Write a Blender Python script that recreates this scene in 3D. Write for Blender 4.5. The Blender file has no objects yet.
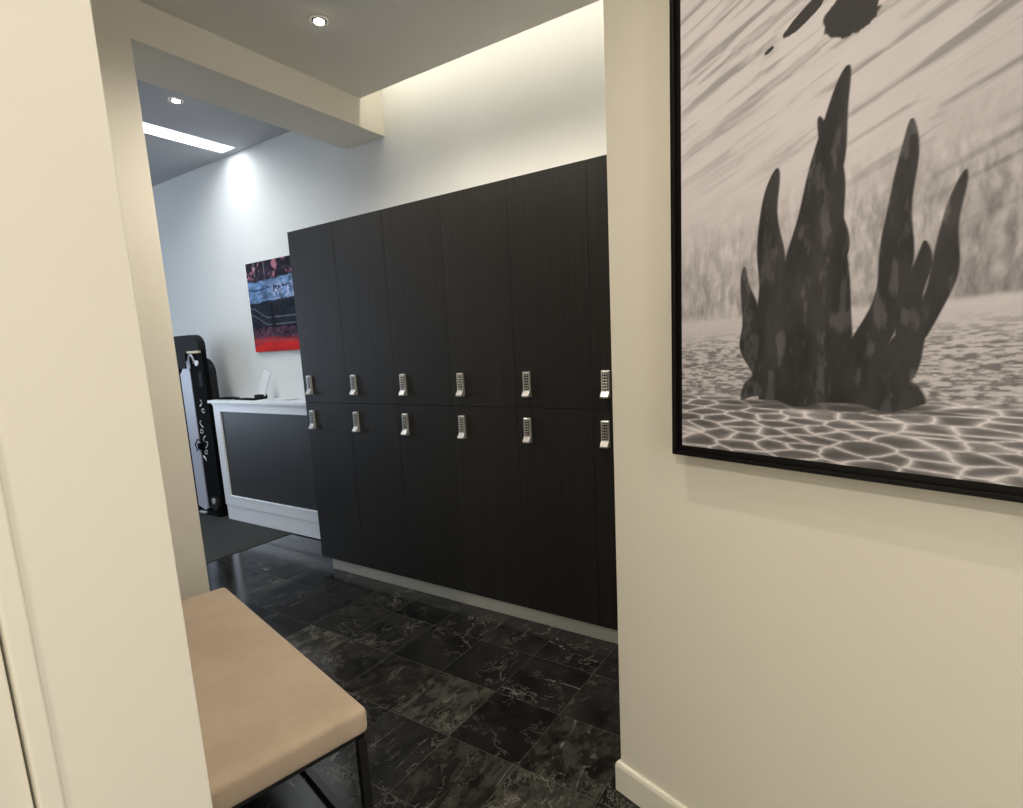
import bpy, bmesh, math, random
import numpy as np
from mathutils import Vector, Matrix, Euler

random.seed(7)
S = bpy.context.scene
C = S.collection
PI = math.pi
PHI = 0.3079                                   # the picture wall runs at this angle to the locker wall
D = Vector((math.cos(PHI), -math.sin(PHI), 0))  # along the picture wall, to the right
N = Vector((math.sin(PHI), math.cos(PHI), 0))   # into the picture wall


# ------------------------------------------------------------------ helpers
def lin(r, g, b):
    f = lambda c: (c / 255 / 12.92) if c / 255 <= .04045 else ((c / 255 + .055) / 1.055) ** 2.4
    return (f(r), f(g), f(b), 1)


def box(bm, lo, hi, M=None, mi=0, bevel=0, seg=2):
    lo, hi = Vector(lo), Vector(hi)
    r = bmesh.ops.create_cube(bm, size=1)
    vs = r['verts']
    for v in vs:
        v.co = Vector((lo[i] + (v.co[i] + .5) * (hi[i] - lo[i]) for i in range(3)))
    fs = list({f for v in vs for f in v.link_faces})
    for f in fs: f.material_index = mi
    if bevel:
        es = list({e for v in vs for e in v.link_edges})
        o = bmesh.ops.bevel(bm, geom=es, offset=bevel, segments=seg, profile=.5, affect='EDGES')
        vs = list({v for f in o['faces'] for v in f.verts} | {v for v in vs if v.is_valid})
        for f in o['faces']: f.material_index = mi
    if M is not None:
        for v in vs: v.co = M @ v.co
    return vs


def cyl(bm, p0, p1, r0, r1=None, seg=24, mi=0):
    p0, p1 = Vector(p0), Vector(p1)
    d = p1 - p0
    r = bmesh.ops.create_cone(bm, cap_ends=True, segments=seg, radius1=r0, radius2=r0 if r1 is None else r1, depth=d.length)
    M = Matrix.Translation((p0 + p1) / 2) @ d.to_track_quat('Z', 'Y').to_matrix().to_4x4()
    for v in r['verts']:
        v.co = M @ v.co
        for f in v.link_faces: f.material_index = mi
    return r['verts']


def prism(bm, pts, z0, z1, M=None, mi=0):
    """closed outline (x, y) extruded from z0 to z1"""
    a = [bm.verts.new((x, y, z0)) for x, y in pts]
    b = [bm.verts.new((x, y, z1)) for x, y in pts]
    n = len(pts)
    fs = [bm.faces.new(a[::-1]), bm.faces.new(b)]
    for i in range(n): fs.append(bm.faces.new((a[i], a[(i + 1) % n], b[(i + 1) % n], b[i])))
    for f in fs: f.material_index = mi
    if M is not None:
        for v in a + b: v.co = M @ v.co


def tube(bm, pts, r, seg=8, mi=0):
    pts = [Vector(p) for p in pts]
    rings = []
    for i, p in enumerate(pts):
        t = (pts[min(i + 1, len(pts) - 1)] - pts[max(i - 1, 0)]).normalized()
        q = t.to_track_quat('Z', 'Y').to_matrix()
        rings.append([bm.verts.new(p + q @ Vector((r * math.cos(k * 2 * PI / seg), r * math.sin(k * 2 * PI / seg), 0))) for k in range(seg)])
    for a, b in zip(rings, rings[1:]):
        for k in range(seg):
            f = bm.faces.new((a[k], a[(k + 1) % seg], b[(k + 1) % seg], b[k])); f.material_index = mi
    bm.faces.new(rings[0][::-1]).material_index = mi
    bm.faces.new(rings[-1]).material_index = mi


def obj(name, bm, mats, parent=None, smooth=False, loc=None):
    bmesh.ops.recalc_face_normals(bm, faces=bm.faces)
    me = bpy.data.meshes.new(name)
    bm.to_mesh(me); bm.free()
    for m in (mats if isinstance(mats, (list, tuple)) else [mats]): me.materials.append(m)
    if smooth:
        for p in me.polygons: p.use_smooth = True
        me.set_sharp_from_angle(angle=math.radians(40))
    o = bpy.data.objects.new(name, me)
    C.objects.link(o)
    if parent: o.parent = parent
    if loc: o.location = loc
    return o


def tag(o, label, cat, group=None):
    o['label'] = label; o['category'] = cat
    if group: o['group'] = group
    return o


def thing(name, label, cat, loc=(0, 0, 0), rz=0, group=None):
    o = bpy.data.objects.new(name, None)
    o.empty_display_size = .1
    C.objects.link(o); o.location = loc; o.rotation_euler = (0, 0, rz)
    return tag(o, label, cat, group)


def struct(name, bm, mats, smooth=False):
    o = obj(name, bm, mats, None, smooth); o['kind'] = 'structure'
    return o


def NB(): return bmesh.new()


# ------------------------------------------------------------------ materials
class G:
    """small node graph helper"""
    def __init__(s, name):
        s.m = bpy.data.materials.new(name); s.m.use_nodes = True
        s.t = s.m.node_tree; s.b = s.t.nodes['Principled BSDF']

    def n(s, kind, **kw):
        x = s.t.nodes.new(kind)
        for k, v in kw.items(): setattr(x, k, v)
        return x

    def l(s, a, b): s.t.links.new(a, b)

    def math(s, op, a, b=None, c=None, clamp=False):
        x = s.n('ShaderNodeMath', operation=op, use_clamp=clamp)
        for i, v in enumerate((a, b, c)):
            if v is None: continue
            if isinstance(v, (int, float)): x.inputs[i].default_value = v
            else: s.l(v, x.inputs[i])
        return x.outputs[0]

    def mix(s, f, a, b):
        x = s.n('ShaderNodeMix', data_type='RGBA')
        for i, v in ((0, f), (6, a), (7, b)):
            if isinstance(v, (int, float, tuple)): x.inputs[i].default_value = v
            else: s.l(v, x.inputs[i])
        return x.outputs[2]

    def noise(s, vec, scale, detail=4, rough=.5, dist=0):
        x = s.n('ShaderNodeTexNoise'); x.inputs['Scale'].default_value = scale
        x.inputs['Detail'].default_value = detail; x.inputs['Roughness'].default_value = rough
        x.inputs['Distortion'].default_value = dist
        if vec is not None: s.l(vec, x.inputs['Vector'])
        return x.outputs['Fac']

    def ramp(s, v, lo, hi):
        x = s.n('ShaderNodeMapRange'); x.inputs[1].default_value = lo; x.inputs[2].default_value = hi
        s.l(v, x.inputs[0]); return x.outputs[0]

    def pos(s): return s.n('ShaderNodeNewGeometry').outputs['Position']

    def oc(s): return s.n('ShaderNodeTexCoord').outputs['Object']


def plain(name, col, rough=.5, metal=0, spec=.5, emit=None, es=0, var=0.0, vs=20, bump=0, bs=200):
    g = G(name); b = g.b
    b.inputs['Roughness'].default_value = rough; b.inputs['Metallic'].default_value = metal
    b.inputs['Specular IOR Level'].default_value = spec
    c = g.oc()
    k = tuple(x * (1 - var) for x in col[:3]) + (1,); k2 = tuple(min(1, x * (1 + var)) for x in col[:3]) + (1,)
    g.l(g.mix(g.noise(c, vs), k, k2), b.inputs['Base Color'])
    if bump:
        bn = g.n('ShaderNodeBump'); bn.inputs['Strength'].default_value = bump; bn.inputs['Distance'].default_value = .001
        g.l(g.noise(c, bs, 2), bn.inputs['Height']); g.l(bn.outputs[0], b.inputs['Normal'])
    if emit:
        b.inputs['Emission Color'].default_value = emit; b.inputs['Emission Strength'].default_value = es
    return g.m


M = {}
M['wall'] = plain('cream_wall_paint', (.80, .755, .65, 1), .6, spec=.25, var=.015, vs=3, bump=.05, bs=250)
M['wall_cool'] = plain('white_wall_paint', (.78, .78, .75, 1), .6, spec=.25, var=.015, vs=3, bump=.05, bs=250)
M['ceil'] = plain('ceiling_paint', (.84, .82, .77, 1), .8, spec=.2, var=.01, vs=3)
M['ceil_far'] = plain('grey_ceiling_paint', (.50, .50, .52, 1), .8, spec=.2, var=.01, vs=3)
M['trim'] = plain('gloss_trim_paint', (.82, .78, .67, 1), .35, spec=.4, var=.01)
M['white'] = plain('white_lacquer', (.86, .87, .89, 1), .3, spec=.5, var=.01)
M['plinth'] = plain('pale_laminate', (.40, .40, .36, 1), .45, var=.04, vs=8)
M['black'] = plain('black_metal', (.008, .008, .008, 1), .35, var=.05)
M['gap'] = plain('black_gap', (.004, .004, .004, 1), .9, var=.01)
M['steel'] = plain('brushed_steel', (.62, .61, .58, 1), .38, metal=.75, var=.08, vs=150)
M['key'] = plain('lock_button', (.03, .03, .03, 1), .4, var=.05)
M['rubber'] = plain('gym_rubber', (.035, .036, .034, 1), .75, spec=.3, var=.15, vs=300, bump=.4, bs=500)
M['vinyl'] = plain('black_vinyl', (.004, .0042, .0045, 1), .8, spec=.06, var=.1, vs=40, bump=.2, bs=80)
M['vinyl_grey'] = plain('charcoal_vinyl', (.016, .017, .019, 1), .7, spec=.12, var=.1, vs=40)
M['panel_pale'] = plain('pale_grey_plastic', (.46, .47, .55, 1), .4, var=.03, vs=10)
M['brass'] = plain('tan_band', (.62, .50, .28, 1), .5, var=.05)
M['silver'] = plain('silver_plastic', (.7, .7, .7, 1), .3, metal=.6, var=.05)
M['offwhite'] = plain('off_white_plastic', (.82, .82, .82, 1), .4, var=.01)
M['paper'] = plain('paper_white', (.78, .80, .82, 1), .7, var=.02)
M['frame'] = plain('black_frame_lacquer', (.0035, .003, .003, 1), .4, spec=.25, var=.05)
M['lamp'] = plain('lamp_glow', (1, 1, 1, 1), .4, emit=(1, .93, .80, 1), es=25)
M['lamp_cool'] = plain('linear_diffuser', (.9, .9, .9, 1), .4, emit=(.93, .98, 1, 1), es=1.6)
M['led'] = plain('led_strip', (1, 1, 1, 1), .4, emit=(1, .95, .8, 1), es=1)


def wood(name, c0, c1, rough=.38, spec=.4):
    g = G(name)
    mp = g.n('ShaderNodeMapping'); mp.inputs['Scale'].default_value = (60, 60, 1.6)
    g.l(g.pos(), mp.inputs[0])
    n = g.noise(mp.outputs[0], 1.5, 6, .6)
    g.l(g.mix(g.ramp(n, .3, .7), c0, c1), g.b.inputs['Base Color'])
    g.b.inputs['Roughness'].default_value = rough; g.b.inputs['Specular IOR Level'].default_value = spec
    bn = g.n('ShaderNodeBump'); bn.inputs['Strength'].default_value = .15; bn.inputs['Distance'].default_value = .001
    g.l(n, bn.inputs['Height']); g.l(bn.outputs[0], g.b.inputs['Normal'])
    return g.m


M['locker'] = wood('dark_wenge', (.0105, .0095, .0083, 1), (.020, .018, .0155, 1), .5, .3)
M['counter_panel'] = wood('charcoal_panel', (.022, .023, .024, 1), (.035, .037, .038, 1), .4)


def fabric():
    g = G('tan_velour')
    c = g.oc()
    a = g.noise(c, 5, 4, .6); f = g.noise(c, 400, 2)
    col = g.mix(g.ramp(a, .35, .65), lin(168, 149, 128), lin(179, 160, 138))
    col = g.mix(g.math('MULTIPLY', g.ramp(f, .4, .8), .25), col, lin(208, 190, 168))
    g.l(col, g.b.inputs['Base Color'])
    g.b.inputs['Roughness'].default_value = .9; g.b.inputs['Specular IOR Level'].default_value = .15
    g.b.inputs['Sheen Weight'].default_value = .35; g.b.inputs['Sheen Roughness'].default_value = .4
    bn = g.n('ShaderNodeBump'); bn.inputs['Strength'].default_value = .25; bn.inputs['Distance'].default_value = .001
    g.l(f, bn.inputs['Height']); g.l(bn.outputs[0], g.b.inputs['Normal'])
    return g.m


M['fabric'] = fabric()


def marble():
    g = G('black_marble_tiles')
    T = .298
    sep = g.n('ShaderNodeSeparateXYZ'); g.l(g.pos(), sep.inputs[0])
    u = g.math('DIVIDE', g.math('ADD', sep.outputs[0], .971 + T * 40), T)
    v = g.math('DIVIDE', g.math('ADD', sep.outputs[1], -1.357 + T * 40), T)
    iu, iv = g.math('FLOOR', u), g.math('FLOOR', v)
    fu, fv = g.math('FRACT', u), g.math('FRACT', v)
    idx = g.n('ShaderNodeCombineXYZ'); g.l(iu, idx.inputs[0]); g.l(iv, idx.inputs[1])
    wn = g.n('ShaderNodeTexWhiteNoise'); wn.noise_dimensions = '3D'; g.l(idx.outputs[0], wn.inputs[0])
    rnd = wn.outputs['Value']; rc = g.n('ShaderNodeSeparateColor'); g.l(wn.outputs['Color'], rc.inputs[0])
    sc = g.n('ShaderNodeVectorMath', operation='MULTIPLY'); g.l(wn.outputs['Color'], sc.inputs[0]); sc.inputs[1].default_value = (37, 53, 29)
    ad = g.n('ShaderNodeVectorMath', operation='ADD'); g.l(g.pos(), ad.inputs[0]); g.l(sc.outputs[0], ad.inputs[1])
    rot = g.n('ShaderNodeVectorRotate', rotation_type='Z_AXIS'); g.l(ad.outputs[0], rot.inputs['Vector'])
    g.l(g.math('MULTIPLY', g.math('FLOOR', g.math('MULTIPLY', rnd, 4)), PI / 2), rot.inputs['Angle'])
    mp = g.n('ShaderNodeMapping'); mp.inputs['Scale'].default_value = (1, 1.5, 1); mp.inputs['Rotation'].default_value = (0, 0, .5)
    g.l(rot.outputs[0], mp.inputs[0])
    vec = mp.outputs[0]
    cloud = g.noise(vec, 4, 7, .65, .3)
    fine = g.noise(vec, 13, 7, .7, .4)
    v1 = g.math('ABSOLUTE', g.math('SUBTRACT', g.noise(vec, 1.3, 3, .5, .3), .5))
    v2 = g.math('ABSOLUTE', g.math('SUBTRACT', g.noise(vec, 5, 6, .7, .3), .5))
    mq = g.n('ShaderNodeMapping'); mq.inputs['Scale'].default_value = (.35, 2.4, 1); mq.inputs['Rotation'].default_value = (0, 0, -.6)
    g.l(rot.outputs[0], mq.inputs[0])
    v1 = g.math('ABSOLUTE', g.math('SUBTRACT', g.noise(mq.outputs[0], 2.2, 4, .45, .1), .5))
    line1 = g.math('MULTIPLY', g.math('SUBTRACT', 1, g.ramp(v1, 0, .005), clamp=True), g.math('GREATER_THAN', rnd, .5))
    line2 = g.math('SUBTRACT', 1, g.ramp(v2, 0, .014), clamp=True)
    pm = g.ramp(g.noise(vec, 3.1, 3), .44, .66)
    base = g.mix(g.ramp(cloud, .36, .70), (.0075, .0075, .007, 1), (.030, .029, .026, 1))
    base = g.mix(g.math('MULTIPLY', g.math('GREATER_THAN', rc.outputs[0], .8), g.ramp(fine, .42, .68)), base, (.085, .08, .062, 1))
    base = g.mix(g.math('MULTIPLY', g.math('GREATER_THAN', rc.outputs[1], .4), g.math('MULTIPLY', g.ramp(fine, .5, .8), .6)), base, (.06, .057, .053, 1))
    base = g.mix(g.math('MULTIPLY', line2, g.math('MULTIPLY', pm, .8)), base, (.22, .21, .18, 1))
    base = g.mix(g.math('MULTIPLY', line1, g.math('MULTIPLY', g.ramp(fine, .48, .6), .8)), base, (.38, .38, .36, 1))
    dk = g.math('ADD', .5, g.math('MULTIPLY', rc.outputs[2], .6))
    cm = g.n('ShaderNodeVectorMath', operation='SCALE'); g.l(base, cm.inputs[0]); g.l(dk, cm.inputs['Scale'])
    e = .003
    eu = g.math('MINIMUM', fu, g.math('SUBTRACT', 1, fu)); ev = g.math('MINIMUM', fv, g.math('SUBTRACT', 1, fv))
    gr = g.math('LESS_THAN', g.math('MINIMUM', eu, ev), e)
    col = g.mix(gr, cm.outputs[0], (.042, .04, .034, 1))
    g.l(col, g.b.inputs['Base Color'])
    g.l(g.math('ADD', .13, g.math('MULTIPLY', gr, .4)), g.b.inputs['Roughness'])
    g.b.inputs['Specular IOR Level'].default_value = .5
    return g.m


M['marble'] = marble()


def vcol(name, rough=.5, spec=.3, coat=0):
    g = G(name)
    a = g.n('ShaderNodeVertexColor'); a.layer_name = 'print'
    g.l(a.outputs[0], g.b.inputs['Base Color'])
    g.b.inputs['Roughness'].default_value = rough; g.b.inputs['Specular IOR Level'].default_value = spec
    g.b.inputs['Coat Weight'].default_value = coat
    return g.m


# ------------------------------------------------------------------ room shell
XP0, XP1 = -3.146, -2.777      # pillar / beam thickness
YW = 2.80                      # locker wall
ZC = 2.956; ZF = 3.04; ZT = 3.35
YJ = 1.331                     # jamb of the passage to the gym

bm = NB(); box(bm, (-3.90, -2.6, -.05), (2.6, YW + .1, 0)); struct('floor', bm, M['marble'])
bm = NB(); box(bm, (-9.1, -3.1, -.05), (-3.90, YW + .1, .004)); struct('floor_gym', bm, M['rubber'])

bm = NB(); box(bm, (-9.1, YW, 0), (XP1 - .15, YW + .12, ZT)); struct('wall_gym_back', bm, M['wall_cool'])
bm = NB(); box(bm, (XP1 - .15, YW, 0), (2.6, YW + .12, ZT)); struct('wall_back', bm, M['wall_cool'])
# pillar wall and beam
bm = NB(); box(bm, (XP0, -2.6, 0), (XP1, YJ, ZT), bevel=.003); struct('wall_left', bm, M['wall'])
bm = NB(); box(bm, (XP0, YJ - .002, 2.785), (XP1, YW, ZT), bevel=.002); struct('ceiling_beam', bm, M['wall'])
# ceilings, with the light slot in front of the locker wall
bm = NB(); box(bm, (XP1, -2.6, ZC), (2.6, 2.612, ZC + .022)); box(bm, (XP1, 2.60, ZC + .022), (2.6, 2.612, ZC + .05)); struct('ceiling', bm, M['ceil'])
bm = NB(); box(bm, (XP1, -2.6, ZT - .03), (2.6, YW, ZT)); struct('ceiling_slot_top', bm, M['wall_cool'])
# gym ceiling with a linear recess
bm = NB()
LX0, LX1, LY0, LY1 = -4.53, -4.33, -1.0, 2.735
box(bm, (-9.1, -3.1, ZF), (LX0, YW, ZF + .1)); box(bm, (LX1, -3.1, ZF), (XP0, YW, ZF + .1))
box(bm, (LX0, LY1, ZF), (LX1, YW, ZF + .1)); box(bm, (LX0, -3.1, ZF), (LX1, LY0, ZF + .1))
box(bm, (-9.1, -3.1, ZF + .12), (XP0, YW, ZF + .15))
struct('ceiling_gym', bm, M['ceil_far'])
# gym far walls with the daylight opening
bm = NB()
WX = -9.0; w0, w1, wz0, wz1 = -2.4, 2.2, .5, 2.75
box(bm, (WX - .12, -3.1, 0), (WX, w0, ZT)); box(bm, (WX - .12, w1, 0), (WX, YW, ZT))
box(bm, (WX - .12, w0, 0), (WX, w1, wz0)); box(bm, (WX - .12, w0, wz1), (WX, w1, ZT))
struct('wall_gym_window', bm, M['wall_cool'])
bm = NB()
for y in (w0 + .03, w0 + 1.53, w1 - 1.53, w1 - .03): box(bm, (WX - .09, y - .03, wz0), (WX - .03, y + .03, wz1))
box(bm, (WX - .09, w0, wz0), (WX - .03, w1, wz0 + .06)); box(bm, (WX - .09, w0, wz1 - .06), (WX - .03, w1, wz1))
struct('window_1', bm, M['white'])
bm = NB(); box(bm, (-9.1, -3.2, 0), (XP0, -3.1, ZT)); struct('wall_gym_front', bm, M['wall_cool'])
bm = NB(); box(bm, (XP0, -2.72, 0), (2.6, -2.6, ZT)); struct('wall_rear', bm, M['wall'])
bm = NB(); box(bm, (2.6, -2.72, 0), (2.72, YW, .25)); box(bm, (2.6, -2.72, 2.45), (2.72, YW, ZT)); box(bm, (2.6, -2.72, .25), (2.72, -2.3, 2.45)); box(bm, (2.6, .1, .25), (2.72, YW, 2.45))
struct('wall_far_right', bm, M['wall'])
bm = NB()
for q in ((-2.3, -2.24, .25, 2.45), (.04, .1, .25, 2.45), (-1.13, -1.07, .25, 2.45), (-2.24, .04, .25, .31), (-2.24, .04, 2.39, 2.45)): box(bm, (2.63, q[0], q[2]), (2.69, q[1], q[3]))
struct('fill_window', bm, M['white'])  # window bars added out of view, for the soft hall fill

# picture wall (angled)
PC = Vector((-.628, 1.436, 0))
Mw = Matrix.Translation(PC) @ Matrix.Rotation(-PHI, 4, 'Z')
bm = NB(); box(bm, (0, 0, 0), (3.3, .13, ZC), Mw, bevel=.003); struct('wall_right', bm, M['wall'])
pr = [(0, 0), (-.012, 0), (-.012, .086), (-.009, .097), (-.005, .1), (0, .1)]
bm = NB()
prof = [(p[0], p[1]) for p in pr]
def sweep(bm, path, prof):
    rings = []
    for (px, py), (nx, ny) in path:
        rings.append([bm.verts.new(Mw @ Vector((px + nx * q, py + ny * q, z))) for q, z in prof])
    for a, b in zip(rings, rings[1:]):
        for k in range(len(prof)):
            bm.faces.new((a[k], a[(k + 1) % len(prof)], b[(k + 1) % len(prof)], b[k]))
    bm.faces.new(rings[0]); bm.faces.new(rings[-1][::-1])
sweep(bm, [((3.3, 0), (0, 1)), ((0, 0), (1, 1)), ((0, .13), (1, 0))], prof)
struct('baseboard_right', bm, M['trim'])

# near left wall with its door
XL = -.90; YE = .388
bm = NB(); box(bm, (XL - .12, .205, 0), (XL, YE, ZC), bevel=.002)
box(bm, (XL - .12, -2.6, 0), (XL, -.80, ZC)); box(bm, (XL - .12, -.80, 2.10), (XL, .205, ZC)); struct('wall_near', bm, M['wall'])
bm = NB()
for z0, z1 in ((0, 2.10),):
    box(bm, (XL - .12, .1835, z0), (XL + .006, .2085, z1), bevel=.003)
    box(bm, (XL - .12, -.80, z0), (XL + .006, -.775, z1), bevel=.003)
box(bm, (XL - .12, -.775, 2.075), (XL + .006, .1835, 2.10), bevel=.003)
struct('trim_1', bm, M['trim'])
bm = NB(); box(bm, (XL - .05, -.772, .005), (XL - .006, .1805, 2.072), bevel=.002)
for a, b_, c, d in ((-.66, .07, .25, .95), (-.66, .07, 1.08, 1.95)):
    for q in ((a, b_, c, c + .018), (a, b_, d - .018, d), (a, a + .018, c, d), (b_ - .018, b_, c, d)):
        box(bm, (XL - .007, q[0], q[2]), (XL + .001, q[1], q[3]), bevel=.002)
dr = struct('door_1', bm, M['wall'])
bm = NB(); cyl(bm, (XL - .006, -.70, 1.0), (XL + .03, -.70, 1.0), .012); cyl(bm, (XL + .03, -.71, 1.0), (XL + .03, -.60, 1.0), .009)
obj('door_handle', bm, M['steel'], dr, True)
bm = NB(); box(bm, (XL - .119, -.774, 0), (XL - .052, .183, 2.07)); struct('door_gap_black', bm, M['gap'])  # black block behind the door, makes the shaded gap around it dark

# ------------------------------------------------------------------ lockers
LZ0, LZ1, LY = .076, 2.146, 2.205
LX = [-3.072, -2.662, -2.262, -1.858, -1.459, -1.056, -.655]
bm = NB(); box(bm, (-2.988, LY + .012, 0), (-.66, YW - .001, LZ0), bevel=.002)
for x in (-2.24,): box(bm, (x - .003, LY + .0105, .001), (x + .003, LY + .013, LZ0 - .001))
tag(obj('locker_plinth', bm, M['plinth']), 'low pale grey plinth running under the row of dark lockers', 'plinth')
names = ['dark wood locker column at the left end of the row, beside the white counter',
         'dark wood locker column, second from the left end of the row',
         'dark wood locker column, third from the left end of the row',
         'dark wood locker column, fourth from the left end of the row',
         'dark wood locker column, fifth from the left, last one seen at full width',
         'dark wood locker column at the right end, mostly hidden by the picture wall']


def lock_mesh():
    bm = NB()
    # slim keypad lock: x across, y out of the door is -y, z up
    pts = [(-.0, -.058), (-.029, -.058), (-.031, -.052), (-.015, -.030), (-.013, -.020), (-.013, .056), (-.008, .060), (0, .060)]
    Mx = Matrix(((0, 0, 1, 0), (1, 0, 0, 0), (0, 1, 0, 0), (0, 0, 0, 1)))
    prism(bm, [(a, z) for a, z in pts], -.0185, .0185, Mx)
    box(bm, (-.0125, -.0145, -.024), (.0125, -.0125, .052), mi=1, bevel=.0006, seg=1)
    for k in range(6):
        z = .046 - k * .0125
        for s in (-1, 1):
            box(bm, (s * .0055 - .0036, -.0165, z - .0032), (s * .0055 + .0036, -.0140, z + .0032), mi=0, bevel=.001, seg=1)
    return bm


locker = thing('locker', names[0], 'locker', (LX[0], LY, LZ0), group='row of dark lockers')
locker.scale.x = (LX[1] - LX[0]) / .4
h = LZ1 - LZ0; mid = 1.105 - LZ0; W = .4
bm = NB(); box(bm, (.0015, .021, 0), (W - .0015, YW - LY - .002, h)); obj('body', bm, M['locker'], locker)
for nm, a, b_ in (('door', mid + .001, h - .0005), ('door', .0005, mid - .001)):
    bm = NB(); box(bm, (.0009, 0, a), (W - .0009, .0195, b_), bevel=.0008)
    d = obj(nm, bm, M['locker'], locker)
    lz = 1.215 - LZ0 if a > .5 else .996 - LZ0
    lk = obj('combination_lock', lock_mesh(), [M['steel'], M['key']], d, loc=(.067 if a > .5 else .060, -.0005, lz))
    lk['label'] = 'silver combination lock with dark buttons and a flared pull at its foot'
for i in range(1, 6):
    r = locker.copy(); C.objects.link(r); r.location = (LX[i], LY, LZ0); r['label'] = names[i]; r.scale.x = (LX[i + 1] - LX[i]) / W
    for ch in list(locker.children):
        c = ch.copy(); C.objects.link(c); c.parent = r
        for gch in list(ch.children):
            e = gch.copy(); C.objects.link(e); e.parent = c

# ------------------------------------------------------------------ counter
CX0, CX1, CY = -4.802, -3.075, 2.547
ct = thing('reception_counter', 'white counter with a dark inset front panel beside the lockers', 'counter', (CX0, CY, 0))
L = CX1 - CX0; ZR = 1.05
def cbox(bm, lo, hi, **k): return box(bm, lo, hi, **k)
bm = NB(); cbox(bm, (.0, .004, .14), (L, YW - CY - .002, 1.018)); obj('carcass', bm, M['white'], ct)
bm = NB(); cbox(bm, (0.003, -.004, .006), (L, .20, .134), bevel=.002); obj('base_board', bm, M['white'], ct)
bm = NB(); cbox(bm, (-.045, -.03, 1.036), (L, YW - CY - .002, 1.060), bevel=.003); cbox(bm, (-.012, -.014, 1.018), (L, .23, 1.036), bevel=.003)
obj('worktop', bm, M['white'], ct)
bm = NB()
px0, px1, pz0, pz1 = .088, L - .04, .218, .978
cbox(bm, (0, -.012, .140), (L, .004, pz0), bevel=.002); cbox(bm, (0, -.012, pz1), (L, .004, 1.018), bevel=.002)
cbox(bm, (0, -.012, pz0), (px0, .004, pz1), bevel=.002); cbox(bm, (px1, -.012, pz0), (L, .004, pz1), bevel=.002)
for q in ((px0, px1, pz0, pz0 + .014), (px0, px1, pz1 - .014, pz1), (px0, px0 + .014, pz0, pz1), (px1 - .014, px1, pz0, pz1)):
    cbox(bm, (q[0], -.017, q[2]), (q[1], .002, q[3]), bevel=.004)
obj('face_frame', bm, M['white'], ct)
bm = NB(); cbox(bm, (px0 + .01, -.003, pz0 + .01), (px1 - .01, .0035, pz1 - .01)); obj('front_panel', bm, M['counter_panel'], ct)

# things on the counter
CZ = 1.0605
bm = NB(); box(bm, (-.19, -.045, 0), (.0, .045, .014), bevel=.004)
o = tag(obj('pouch', bm, M['vinyl'], smooth=True), 'flat black pouch lying near the left end of the white counter', 'pouch'); o.location = (-4.63, 2.64, CZ); o.rotation_euler.z = .05
bm = NB(); box(bm, (-.15, -.04, 0), (.15, .04, .010), bevel=.003); box(bm, (-.12, -.03, .010), (.02, .03, .0115), mi=1)
o = tag(obj('mobile_phone', bm, [M['vinyl'], M['vinyl_grey']], smooth=True), 'flat dark device lying in front of the white card stand', 'phone'); o.location = (-4.42, 2.63, CZ); o.rotation_euler.z = -.04
st = thing('card_stand', 'upright white leaning card stand with a small grey foot on the counter', 'stand', (-4.33, 2.69, CZ), .15)
bm = NB(); box(bm, (-.045, -.03, 0), (.045, .03, .038), bevel=.006); obj('foot', bm, M['vinyl_grey'], st, True)
bm = NB(); box(bm, (-.038, -.008, .0), (.038, .008, .20), Matrix.Translation((.01, .0, .036)) @ Matrix.Rotation(.36, 4, 'Y') @ Matrix.Rotation(-.12, 4, 'X'), bevel=.003); obj('card_holder', bm, M['offwhite'], st)
bm = NB(); box(bm, (-.12, -.07, 0), (.12, .07, .006)); box(bm, (-.118, -.068, .006), (.10, .06, .010), Matrix.Rotation(.06, 4, 'Z'))
o = tag(obj('paper_stack', bm, M['paper']), 'small stack of white paper on the counter right of the card stand', 'paper'); o.location = (-3.98, 2.66, CZ)

# ------------------------------------------------------------------ upright wheeled case
cs = thing('wheeled_case', 'tall black wheeled case standing upright left of the counter', 'case', (-5.12, 2.56, .004))
def rounded(w0, w1, z0, z1, r, n=8):
    pts = [(w0, z0), (w1, z0)]
    for k in range(n + 1):
        a = k / n * PI / 2; pts.append((w1 - r + r * math.cos(a), z1 - r * .8 + r * .8 * math.sin(a)))
    for k in range(n + 1):
        a = PI / 2 + k / n * PI / 2; pts.append((w0 + r * .4 + r * .4 * math.cos(a), z1 - r * .4 + r * .4 * math.sin(a)))
    return pts
Mxz = Matrix(((1, 0, 0, 0), (0, 0, 1, 0), (0, 1, 0, 0), (0, 0, 0, 1)))
bm = NB(); prism(bm, rounded(-.02, .205, .07, 1.50, .05), 0.0, .04, Mxz)
bmesh.ops.bevel(bm, geom=[e for e in bm.edges if e.calc_face_angle(0) > .8], offset=.012, segments=2, affect='EDGES')
obj('shell', bm, M['vinyl'], cs, True)
bm = NB(); prism(bm, rounded(-.32, .190, 1.47, 1.62, .12), -.012, .05, Mxz)
prism(bm, rounded(-.32, -.06, 1.33, 1.50, .01), -.010, .05, Mxz)
obj('top_cap', bm, M['vinyl_grey'], cs, True)
bm = NB(); prism(bm, rounded(-.02, .215, .05, 1.42, .16), .0405, .10, Mxz); obj('shadow_shell', bm, M['vinyl_grey'], cs, True)  # charcoal solid standing in for the case's shadow on the wall
bm = NB(); box(bm, (-.006, -.016, 1.462), (.185, -.010, 1.482)); box(bm, (-.006, -.012, 1.462), (.195, .04, 1.482)); obj('tan_band', bm, M['brass'], cs)
bm = NB(); prism(bm, [(-.19, .06), (-.075, .03), (-.035, .05), (-.020, 1.28), (-.05, 1.40), (-.10, 1.36), (-.19, 1.28)], -.006, .05, Mxz); obj('pale_side_panel', bm, M['panel_pale'], cs)
bm = NB(); box(bm, (-.32, -.003, .02), (-.188, .06, 1.5), bevel=.004); obj('edge_rail', bm, M['vinyl'], cs)
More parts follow.
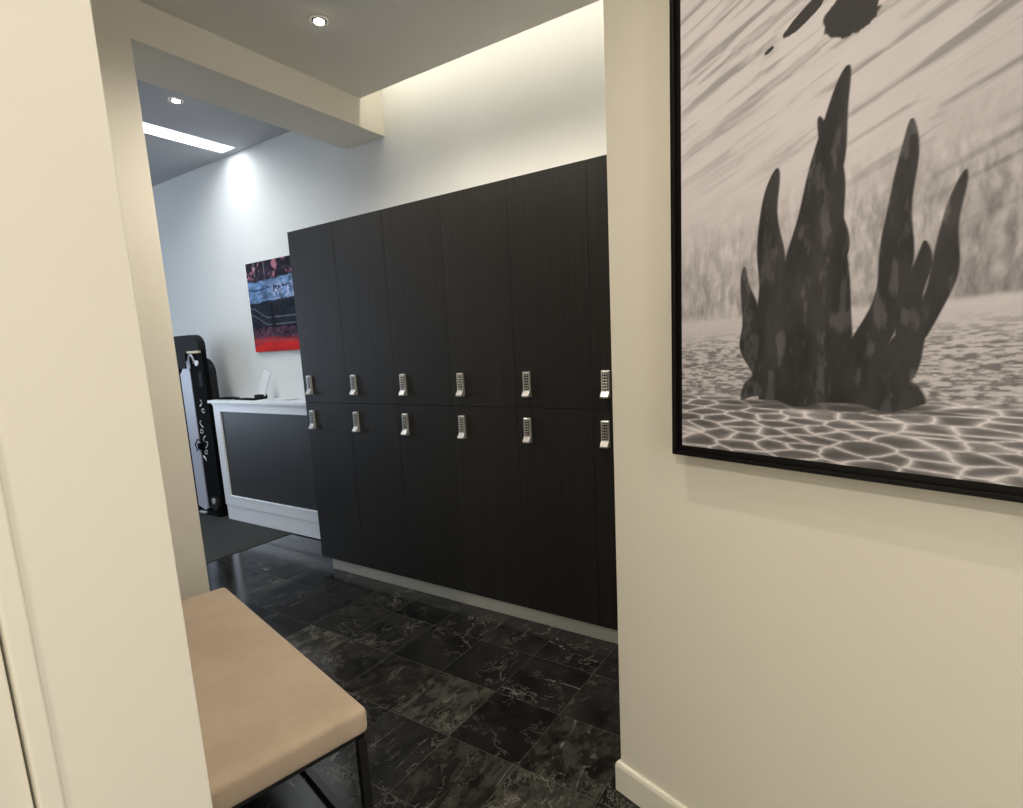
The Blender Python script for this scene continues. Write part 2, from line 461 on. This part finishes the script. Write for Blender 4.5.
bm = NB(); tube(bm, [(.04 - .05 * math.cos(a) * .8, -.012, 1.39 + .06 * math.sin(a)) for a in [k / 10 * PI * 1.1 - .1 for k in range(11)]], .009); box(bm, (-.02, -.014, 1.33), (.004, -.002, 1.40), bevel=.004); obj('grab_handle', bm, M['panel_pale'], cs, True)
bm = NB(); cyl(bm, (.115, -.012, 1.375), (.115, .002, 1.375), .024); cyl(bm, (.09, -.010, 1.385), (.09, .002, 1.385), .015); obj('clasp', bm, M['offwhite'], cs, True)
bm = NB()
for q in ((.10, .172, 1.17, 1.176), (.10, .172, 1.296, 1.302), (.10, .106, 1.17, 1.30), (.166, .172, 1.17, 1.30)): box(bm, (q[0], -.006, q[2]), (q[1], .002, q[3]))
box(bm, (.104, -.003, 1.174), (.168, .002, 1.298)); obj('label_pocket', bm, M['vinyl_grey'], cs)
# script running down the side, too small to read in the photograph
for k in range(9):
    z = 1.03 - k * .062; x = .085 + .03 * math.sin(k * 1.3) - k * .004
    if k == 2: continue
    bm = NB()
    q_ = [(x + .022 * math.sin(t * 2.1 + k), -.004, z + .024 * math.cos(t * 1.6 + k * 2) - t * .006) for t in [q * .45 for q in range(8)]]
    tube(bm, q_, .0035, 6)
    obj('letter', bm, M['offwhite'], cs)
bm = NB(); box(bm, (-.045, -.02, .60), (.01, .0, .66), bevel=.008); tube(bm, [(-.03, -.03, .59), (-.04, -.035, .65), (.0, -.03, .70), (.03, -.005, .68)], .006); obj('buckle', bm, M['vinyl'], cs)
for x in (.13,):
    bm = NB(); cyl(bm, (x, -.03, .12), (x, .02, .12), .065, seg=28); w = obj('wheel', bm, M['vinyl_grey'], cs, True)
    bm = NB(); cyl(bm, (x + .012, -.038, .145), (x + .012, -.03, .145), .028, seg=20); obj('wheel_hub', bm, M['silver'], w, True)
    bm = NB(); cyl(bm, (x, .115, .066), (x, .155, .066), .062, seg=28); obj('wheel', bm, M['vinyl_grey'], cs, True)
bm = NB(); box(bm, (-.32, -.03, 0), (.20, .20, .03), bevel=.008); box(bm, (-.10, -.055, .015), (.0, -.03, .03), mi=1); obj('foot_plate', bm, [M['vinyl'], M['silver']], cs)

# ------------------------------------------------------------------ colour print on the gym wall
def print_grid(name, w, hh, nx, nz, col, mat, parent, y=0):
    """flat print: x along, z up, facing -y; col is (nz, nx, 3) linear"""
    xs = np.linspace(0, w, nx); zs = np.linspace(0, hh, nz)
    X, Z = np.meshgrid(xs, zs)
    co = np.stack([X, np.full_like(X, y), Z], -1).reshape(-1, 3)
    i = np.arange((nz - 1) * (nx - 1)); r, c = i // (nx - 1), i % (nx - 1)
    a = r * nx + c
    f = np.stack([a, a + 1, a + nx + 1, a + nx], -1)
    me = bpy.data.meshes.new(name)
    me.vertices.add(len(co)); me.vertices.foreach_set('co', co.ravel())
    me.loops.add(f.size); me.loops.foreach_set('vertex_index', f.ravel().astype(np.int32))
    me.polygons.add(len(f)); me.polygons.foreach_set('loop_start', (np.arange(len(f)) * 4).astype(np.int32))
    me.update(calc_edges=True)
    ca = me.color_attributes.new('print', 'FLOAT_COLOR', 'POINT')
    rgba = np.ones((nz * nx, 4), np.float32); rgba[:, :3] = col.reshape(-1, 3)
    ca.data.foreach_set('color', rgba.ravel())
    me.materials.append(mat)
    o = bpy.data.objects.new(name, me); C.objects.link(o); o.parent = parent
    return o


rng = np.random.default_rng(5)


def vnoise(U, V, su, sv, seed):
    """smooth value noise"""
    r = np.random.default_rng(seed).random((256, 256))
    x, y = U * su, V * sv
    x0, y0 = np.floor(x).astype(int), np.floor(y).astype(int)
    fx, fy = x - x0, y - y0
    fx, fy = fx * fx * (3 - 2 * fx), fy * fy * (3 - 2 * fy)
    g = lambda a, b: r[a % 256, b % 256]
    return (g(x0, y0) * (1 - fx) + g(x0 + 1, y0) * fx) * (1 - fy) + (g(x0, y0 + 1) * (1 - fx) + g(x0 + 1, y0 + 1) * fx) * fy


def fbm(U, V, su, sv, seed, o=4):
    s = 0; a = .5; t = 0
    for k in range(o):
        s = s + a * vnoise(U, V, su * 2 ** k, sv * 2 ** k, seed + k); t += a; a *= .55
    return s / t


def s2l(c):
    c = np.clip(np.asarray(c, float) / 255, 0, 1)
    return np.where(c <= .04045, c / 12.92, ((c + .055) / 1.055) ** 2.4)


def smooth(a, b, x):
    t = np.clip((x - a) / (b - a), 0, 1); return t * t * (3 - 2 * t)


wa = thing('wall_print', 'unframed red, blue and black colour print on the far wall left of lockers', 'picture', (-4.465, YW - .022, 1.448))
w, hh, nx, nz = .95, .722, 260, 200
U, V = np.meshgrid(np.linspace(0, w, nx), np.linspace(0, 1, nz))
img = np.zeros((nz, nx, 3))
Vw = V + .05 * (fbm(U, V, 9, 9, 301) - .5) + .05 * (U - .2) * np.where(V > .5, -1, .4)
def band(lo, hi, c, soft=.01):
    m = (smooth(lo - soft, lo + soft, Vw) * (1 - smooth(hi - soft, hi + soft, Vw)))[..., None]
    img[:] = img * (1 - m) + np.array(c, float) * m
band(-1, .16, (212, 40, 38)); band(.10, .2, (175, 60, 66), .02); band(.16, .28, (105, 70, 92), .02)
band(.28, .56, (38, 44, 58), .015); band(.56, .80, (130, 168, 218), .01); band(.69, .71, (70, 90, 130), .008); band(.80, 2, (52, 44, 60), .02)
n1 = fbm(U, V, 18, 14, 11)[..., None]; n2 = fbm(U, V, 40, 30, 21)[..., None]
img *= np.where(Vw < .13, .80 + .3 * fbm(U, V, 5, 12, 18), .15 + .75 * fbm(U, V, 14, 18, 17) + .45 * fbm(U, V, 60, 45, 19))[..., None]
m = (smooth(.53, .62, n1[..., 0]) * smooth(.78, .85, V))[..., None]; img = img * (1 - m) + np.array((170, 110, 125)) * m
m = (smooth(.50, .60, n2[..., 0]) * smooth(.55, .6, V) * (1 - smooth(.70, .8, V)) * smooth(.25, .4, U))[..., None]; img = img * (1 - m) + np.array((190, 190, 220)) * m
m = (smooth(.56, .64, n2[..., 0]) * smooth(.16, .2, V) * (1 - smooth(.27, .3, V)))[..., None]; img = img * (1 - m) + np.array((25, 15, 30)) * m
for y0 in (.50, .42):                       # pale rope-like curves
    d = np.abs(V - (y0 - .12 * smooth(0, .25, U) - .02 * U * 0 + .0 * U)); m = (np.exp(-(d / .006) ** 2) * .5)[..., None]; img = img * (1 - m) + np.array((190, 195, 205)) * m
for x0, x1 in ((.10, .12), (.24, .25)):
    m = ((U > x0) & (U < x1) & (V > .84))[..., None] * .45; img = img * (1 - m) + np.array((200, 180, 190)) * m
m = (((V - .06) * 1.3 > (U - .02) * .3) & (V < .10) & (U < .12))[..., None] * .6; img = img * (1 - m) + np.array((120, 50, 70)) * m
m = (np.exp(-((U - .30) / .025) ** 2) * smooth(.2, .3, V) * (1 - smooth(.5, .56, V)))[..., None] * .9; img = img * (1 - m) + np.array((18, 14, 22)) * m
print_grid('printed_face', w, hh, nx, nz, s2l(img), vcol('colour_print', .7, .1), wa, -.0015)
bm = NB(); box(bm, (0, 0, 0), (w, .0205, hh), bevel=.001); obj('panel', bm, M['vinyl_grey'], wa)

# ------------------------------------------------------------------ large framed monochrome print
FC = PC + D * .2345 + N * -.05           # left end of the frame's front plane (50 mm off the wall)
FZ0, FW, FH, FT = 1.117, 1.06, 1.40, .024
fr = thing('framed_print', 'large black-framed black and white underwater print on the cream wall', 'picture', (FC.x, FC.y, FZ0), -PHI)
bm = NB()
for a in ((0, 0, .010, FH), (FW - .010, 0, FW, FH), (.010, 0, FW - .010, .010), (.010, FH - .010, FW - .010, FH)):
    box(bm, (a[0], 0, a[1]), (a[2], .048, a[3]), bevel=.0012)
t0 = .010
for a in ((t0, t0, FT, FH - t0), (FW - FT, t0, FW - t0, FH - t0), (FT, t0, FW - FT, FT), (FT, FH - FT, FW - FT, FH - t0)):
    box(bm, (a[0], .012, a[1]), (a[2], .046, a[3]))
obj('frame', bm, M['frame'], fr)
w, hh = FW - 2 * FT, FH - 2 * FT
nx, nz = 560, 740
U, V = np.meshgrid(np.linspace(0, w, nx), np.linspace(0, hh, nz))
# water: pale with oblique streaks of the surface above, haze of weeds mid-way, rippled sand below
wt = 214 + 14 * (fbm(U, V, 3, 3, 31) - .5) * 2
wt = wt - 26 * smooth(.25, .62, U) * (1 - smooth(.3, .75, V)) - 10 * (1 - smooth(.35, .6, V))
ob = V - .32 * U - .06 * U * U
st_ = fbm(U + .25 * fbm(U, V, 7, 7, 47), ob, 6, 60, 41, 5)
stm = smooth(.42, .80, V - .0 * U + .25 * (U - .2))
wt = wt - 52 * smooth(.48, .78, st_) * stm - 14 * stm * smooth(.3, .6, U) + 10 * (fbm(U, ob, 14, 90, 44) - .5)
wd = fbm(U + .02 * fbm(U, V, 20, 20, 3), V, 110, 32, 61, 4)
wm = smooth(.28, .31, V) * (1 - smooth(.38, .58, V - .2 * (U - .2)))
wt = wt - 20 * wm * smooth(.0, .1, wm) + 60 * wm * (wd - .5) * 1.6
# far sand
h0 = .29 + .02 * U + .01 * (fbm(U, V, 12, 1, 71) - .5)
dep = np.clip((h0 - V) / .29, 0.02, 1)
per = 1 / (1.06 - dep)
fs = fbm(U * 62, V * 330, 1, 1, 81, 4)
sand = 202 - 88 * smooth(.36, .70, fs) * smooth(.02, .3, dep) + 18 * (fs - .5)
# near sand with a net of light, drawn as cell borders
def cells(u, v, n, seed):
    r = np.random.default_rng(seed); st = (1.35 * 1.1 / n) ** .5
    gx, gy = np.meshgrid(np.arange(-.15, 1.2, st), np.arange(-.1, 1.0, st * .9))
    gx = gx + (np.arange(gx.shape[0])[:, None] % 2) * st * .5
    P = np.stack([gx.ravel(), gy.ravel()], 1); P = P + (r.random(P.shape) - .5) * st * .85
    P[:, 1] *= 1
    d1 = np.full(u.shape, 9.); d2 = np.full(u.shape, 9.)
    for p in P:
        d = np.hypot(u - p[0], v - p[1]); d2 = np.where(d < d1, d1, np.minimum(d2, d)); d1 = np.minimum(d1, d)
    return d2 - d1
q = np.clip(V, 0, .16)
rows = nz * 0.16 / hh; k1 = int(rows) + 2
Us, Vs = U[:k1], V[:k1]
vv = np.log(.23 - np.clip(Vs, 0, .17) + .0) * -.36 * 1.0
wob = .035 * (fbm(Us, Vs, 14, 50, 91) - .5); wob2 = .03 * (fbm(Us, Vs, 10, 40, 95) - .5)
cc = cells(Us * .6 + wob * .5, vv * 1.3 - .5 + wob2 * .8, 700, 9)
net = 96 + 135 * np.exp(-(cc / (.004 + .010 * fbm(Us, Vs, 8, 30, 12))) ** 1.1) + 26 * (fbm(Us, Vs, 30, 120, 99) - .5) + 25 * smooth(.06, .15, Vs)
img = wt.copy()
m = 1 - smooth(h0 - .006, h0 + .006, V); img = img * (1 - m) + sand * m
nf = np.zeros_like(img); nf[:k1] = net
edge = .125 + .012 * (fbm(U, V, 9, 1, 15) - .5)
m = 1 - smooth(edge - .012, edge + .012, V); img = img * (1 - m) + nf * m
# dark growth standing on the sand: a rock with tall blades of sea plant
dark = np.zeros_like(img)
def blade(x0, z0, x1, z1, w0, w1, bend, seed):
    t = np.clip((V - z0) / (z1 - z0), 0, 1)
    cx = x0 + (x1 - x0) * t + bend * np.sin(t * PI) + .006 * np.sin(t * 11 + seed)
    wdt = (w0 + (w1 - w0) * t) * (1 + .10 * np.sin(t * 19 + seed)) * np.sqrt(np.clip(1 - t ** 6, 0, 1))
    ok = (V > z0) & (V < z1)
    return ok * smooth(-.002, .002, wdt - np.abs(U - cx))
for k, (x0, x1, z1, w0, w1, b) in enumerate(((.30, .35, .72, .045, .026, -.04), (.26, .22, .58, .04, .02, -.03), (.36, .44, .60, .035, .016, .03), (.33, .30, .65, .03, .02, .02),
                                            (.22, .16, .40, .03, .012, -.02), (.40, .52, .50, .028, .012, .03), (.43, .47, .40, .03, .014, .01), (.28, .33, .5, .05, .03, .0))):
    dark = np.maximum(dark, blade(x0, .12, x1, z1, w0, w1, b, k * 1.7))
rk = 1 - smooth(.96, 1.04, ((U - .32) / .17) ** 2 + ((V - .125) / (.085 + .03 * (fbm(U, V, 14, 6, 7) - .5))) ** 2)
rk = rk * (V > .118 + .01 * np.sin(U * 40))
dark = np.maximum(dark, rk)
tone = 52 + 50 * (fbm(U, V, 26, 9, 55) - .5) + 26 * smooth(.55, .7, fbm(U, V, 60, 18, 59))
img = img * (1 - dark) + tone * dark
sh = np.exp(-(((U - .33) / .22) ** 2 + ((V - .112) / .010) ** 2) ** 2) * .75
img = img * (1 - sh * (1 - dark)) + 62 * sh * (1 - dark)
# drifting dark scraps near the surface
for cx, cz, rx, rz, an in ((.27, .835, .05, .012, .5), (.345, .80, .045, .035, -.3), (.38, .83, .04, .03, .2), (.20, .80, .01, .004, .4)):
    a, b_ = (U - cx) * math.cos(an) + (V - cz) * math.sin(an), -(U - cx) * math.sin(an) + (V - cz) * math.cos(an)
    m = 1 - smooth(.9, 1.1, (a / rx) ** 2 + (b_ / rz) ** 2 + .9 * (fbm(U, V, 60, 60, 77) - .5))
    img = img * (1 - m) + 58 * m
img = np.clip(img, 18, 235)
rgb = np.stack([img * 1.0, img * .97, img * .985], -1)
cv = print_grid('printed_canvas', w, hh, nx, nz, s2l(rgb), vcol('monochrome_print', .5, .3), fr, .008)
cv.location = (FT, 0, FT)
bm = NB(); box(bm, (.002, .0085, .002), (w - .002, .044, hh - .002)); bk = obj('stretcher', bm, M['offwhite'], fr); bk.location = (FT, 0, FT)

# ------------------------------------------------------------------ bench
A = Vector((-1.147, .892)); Bv = Vector((-2.299, 1.155))
ang = math.atan2((A - Bv).y, (A - Bv).x)
bl = (A - Bv).length; bw = .44
bn = thing('bench', 'tan upholstered bench with thin black metal legs behind the near wall', 'bench', (Bv.x, Bv.y, 0), ang)
bm = NB(); box(bm, (-.005, -bw, .376), (bl + .015, .012, .452), bevel=.018, seg=4)
bmesh.ops.subdivide_edges(bm, edges=[e for e in bm.edges if e.calc_length() > .3], cuts=12, use_grid_fill=True)
for v in bm.verts:
    if v.co.z > .42:
        e = min(v.co.x, bl - v.co.x, -v.co.y, bw + v.co.y); v.co.z += .004 * max(0, min(1, e / .12))
obj('seat_cushion', bm, M['fabric'], bn, True)
t = .023
bm = NB()
box(bm, (0, -bw + .01, .362), (bl, -bw + .01 + t, .376)); box(bm, (0, -t, .362), (bl, 0, .376))
box(bm, (0, -bw + .01, .362), (t, 0, .376)); box(bm, (bl - t, -bw + .01, .362), (bl, 0, .376)); box(bm, (t, -bw + .03, .369), (bl - t, -t, .3755))
obj('seat_frame', bm, M['black'], bn)
for x in (0, bl - t):
    for y in (-t, -bw + .01):
        bm = NB(); box(bm, (x + .006, y + .004, t), (x + .006 + t, y + .004 + t, .362), bevel=.001); obj('leg', bm, M['black'], bn)
for y in (-t, -bw + .01):
    bm = NB(); box(bm, (.006, y + .004, 0), (bl + .006, y + .004 + t, t), bevel=.001); obj('floor_runner', bm, M['black'], bn)

# ------------------------------------------------------------------ ceiling lamps
def downlight(loc, label, proto=[None]):
    if proto[0] is None:
        r = thing('ceiling_downlight', label, 'ceiling light', loc, .4, 'round recessed downlights')
        bm = NB()
        seg = 32
        prof = [(.046, .0), (.046, -.004), (.036, -.005), (.033, -.001), (.033, 0)]
        rings = [[bm.verts.new((R * math.cos(k * 2 * PI / seg), R * math.sin(k * 2 * PI / seg), z)) for k in range(seg)] for R, z in prof]
        for a, b_ in zip(rings, rings[1:] + rings[:1]):
            for k in range(seg): bm.faces.new((a[k], a[(k + 1) % seg], b_[(k + 1) % seg], b_[k]))
        obj('bezel', bm, M['ceil'], r, True)
        bm = NB(); cyl(bm, (0, 0, -.0055), (0, 0, -.0005), .033, .033); obj('inner_ring', bm, M['gap'], r, True)
        bm = NB(); s = bmesh.ops.create_uvsphere(bm, u_segments=24, v_segments=12, radius=.026)
        for v in bm.verts: v.co = Vector((v.co.x * .92, v.co.y * 1.0, v.co.z * .5 - .004))
        obj('bulb', bm, M['lamp'], r, True)
        proto[0] = r; return r
    p = proto[0]; r = p.copy(); C.objects.link(r); r.location = loc; r['label'] = label
    for ch in list(p.children):
        c = ch.copy(); C.objects.link(c); c.parent = r
    return r
downlight((-2.29, 1.94, ZC), 'small bright round downlight in the ceiling above the locker area')
downlight((-3.83, 2.05, ZF), 'small bright round downlight in the grey ceiling beyond the beam')

bm = NB(); box(bm, (LX0, LY0, ZF + .075), (LX1, LY1, ZF + .095))
ln = thing('linear_ceiling_light', 'long white strip light recessed in the grey ceiling beyond the beam', 'ceiling light', ((LX0 + LX1) / 2, (LY0 + LY1) / 2, ZF + .08))
ox, oy, oz = ln.location
for v in bm.verts: v.co -= Vector((ox, oy, oz))
obj('diffuser', bm, M['lamp_cool'], ln)
bm = NB()
hx, hy = (LX1 - LX0) / 2, (LY1 - LY0) / 2
for q in ((-hx, -hx + .006, -hy, hy), (hx - .006, hx, -hy, hy), (-hx, hx, -hy, -hy + .006), (-hx, hx, hy - .006, hy)):
    box(bm, (q[0] + 0, q[2], -.081), (q[1], q[3], -.006))
obj('housing', bm, M['white'], ln)
bm = NB(); box(bm, (XP1 + .01, 2.575, ZC + .024), (2.58, 2.597, ZC + .04))
struct('cove_led_strip', bm, M['led'])  # glowing LED strip, lying unseen in the ceiling slot


def area(name, loc, size, power, col, target=None, sy=None, spread=180):
    l = bpy.data.lights.new(name, 'AREA'); l.energy = power; l.color = col; l.size = size
    if sy: l.shape = 'RECTANGLE'; l.size_y = sy
    l.spread = math.radians(spread)
    o = bpy.data.objects.new(name, l); C.objects.link(o); o.location = loc
    if target is not None: o.rotation_euler = (Vector(target) - Vector(loc)).to_track_quat('-Z', 'Y').to_euler()
    return o


def spot(name, loc, target, power, col, ang=110, blend=.8, r=.02):
    l = bpy.data.lights.new(name, 'SPOT'); l.energy = power; l.color = col; l.spot_size = math.radians(ang); l.spot_blend = blend; l.shadow_soft_size = r
    o = bpy.data.objects.new(name, l); C.objects.link(o); o.location = loc
    o.rotation_euler = (Vector(target) - Vector(loc)).to_track_quat('-Z', 'Y').to_euler()
    return o


WARM = (1, .91, .77)
spot('lamp_downlight', (-2.29, 1.94, ZC - .02), (-2.29, 1.94, 0), 42, WARM, 150)
spot('lamp_gym_downlight', (-3.83, 2.05, ZF - .03), (-3.83, 2.05, 0), 14, (.95, .97, 1), 150, 1, .025)
spot('lamp_hall_a', (-.76, .70, ZC - .02), (-.45, .75, 0), 36, WARM, 95, 1, .008)
spot('lamp_hall_b', (.1, -1.5, ZC - .02), (-.1, .8, .2), 80, WARM, 150, .6, .008)
spot('lamp_hall_c', (1.2, -.2, ZC - .02), (1.0, .2, 0), 24, WARM, 150, .6, .03)
spot('fill_corridor_b', (-.35, 2.0, ZC - .02), (-.35, 2.0, 0), 45, WARM, 160, .6, .03)  # fill spot added behind the picture wall to brighten the locker wall
area('lamp_cove', (-.1, 2.665, ZC + .30), 5.3, 13, (1, .94, .80), (-.1, 2.74, ZC - .35), .04, 110)
area('lamp_linear', ((LX0 + LX1) / 2, .9, ZF + .06), .16, 30, (.9, .96, 1), ((LX0 + LX1) / 2, .9, 0), 3.4)
area('daylight', (WX - .14, (w0 + w1) / 2, (wz0 + wz1) / 2), 2.1, 190, (.68, .82, 1), (0, 0, 1.6), 4.4).rotation_euler = (PI / 2, 0, -PI / 2)

spot('fill_corridor', (-1.6, 1.82, ZC - .02), (-1.6, 1.5, 0), 60, WARM, 160, .6, .03)  # fill spot added out of view to lift the locker area
area('fill_hall', (2.76, -1.1, 1.35), 2.3, 50, (1, .96, .87), (-.9, -1.1, 1.35), 2.1)  # soft fill added from the unseen right side of the hall
wd_ = bpy.data.worlds.new('sky'); S.world = wd_; wd_.use_nodes = True
wd_.node_tree.nodes['Background'].inputs[0].default_value = (.55, .7, 1, 1)
wd_.node_tree.nodes['Background'].inputs[1].default_value = .5

# ------------------------------------------------------------------ camera
F, yaw, pit, rol = 551.8, -.5716, -.1535, -.0483
cpx, cpy = 525.15, 430.4
cp, sp = math.cos(pit), math.sin(pit)
f = Vector((math.sin(yaw) * cp, math.cos(yaw) * cp, sp)); r0 = Vector((math.cos(yaw), -math.sin(yaw), 0)); u0 = r0.cross(f)
r = math.cos(rol) * r0 + math.sin(rol) * u0; u = -math.sin(rol) * r0 + math.cos(rol) * u0
cd = bpy.data.cameras.new('camera'); co = bpy.data.objects.new('camera', cd); C.objects.link(co)
co.matrix_world = Matrix(((r.x, u.x, -f.x, 0), (r.y, u.y, -f.y, 0), (r.z, u.z, -f.z, 1.4), (0, 0, 0, 1)))
cd.sensor_fit = 'HORIZONTAL'; cd.sensor_width = 36; cd.lens = F / 1023 * 36
cd.shift_x = -(cpx - 511.5) / 1023; cd.shift_y = (cpy - 404) / 1023
cd.clip_start = .02
S.camera = co
vs_ = S.view_settings
vs_.view_transform = 'Standard'; vs_.look = 'None'; vs_.exposure = .12; vs_.gamma = 1; vs_.use_curve_mapping = False
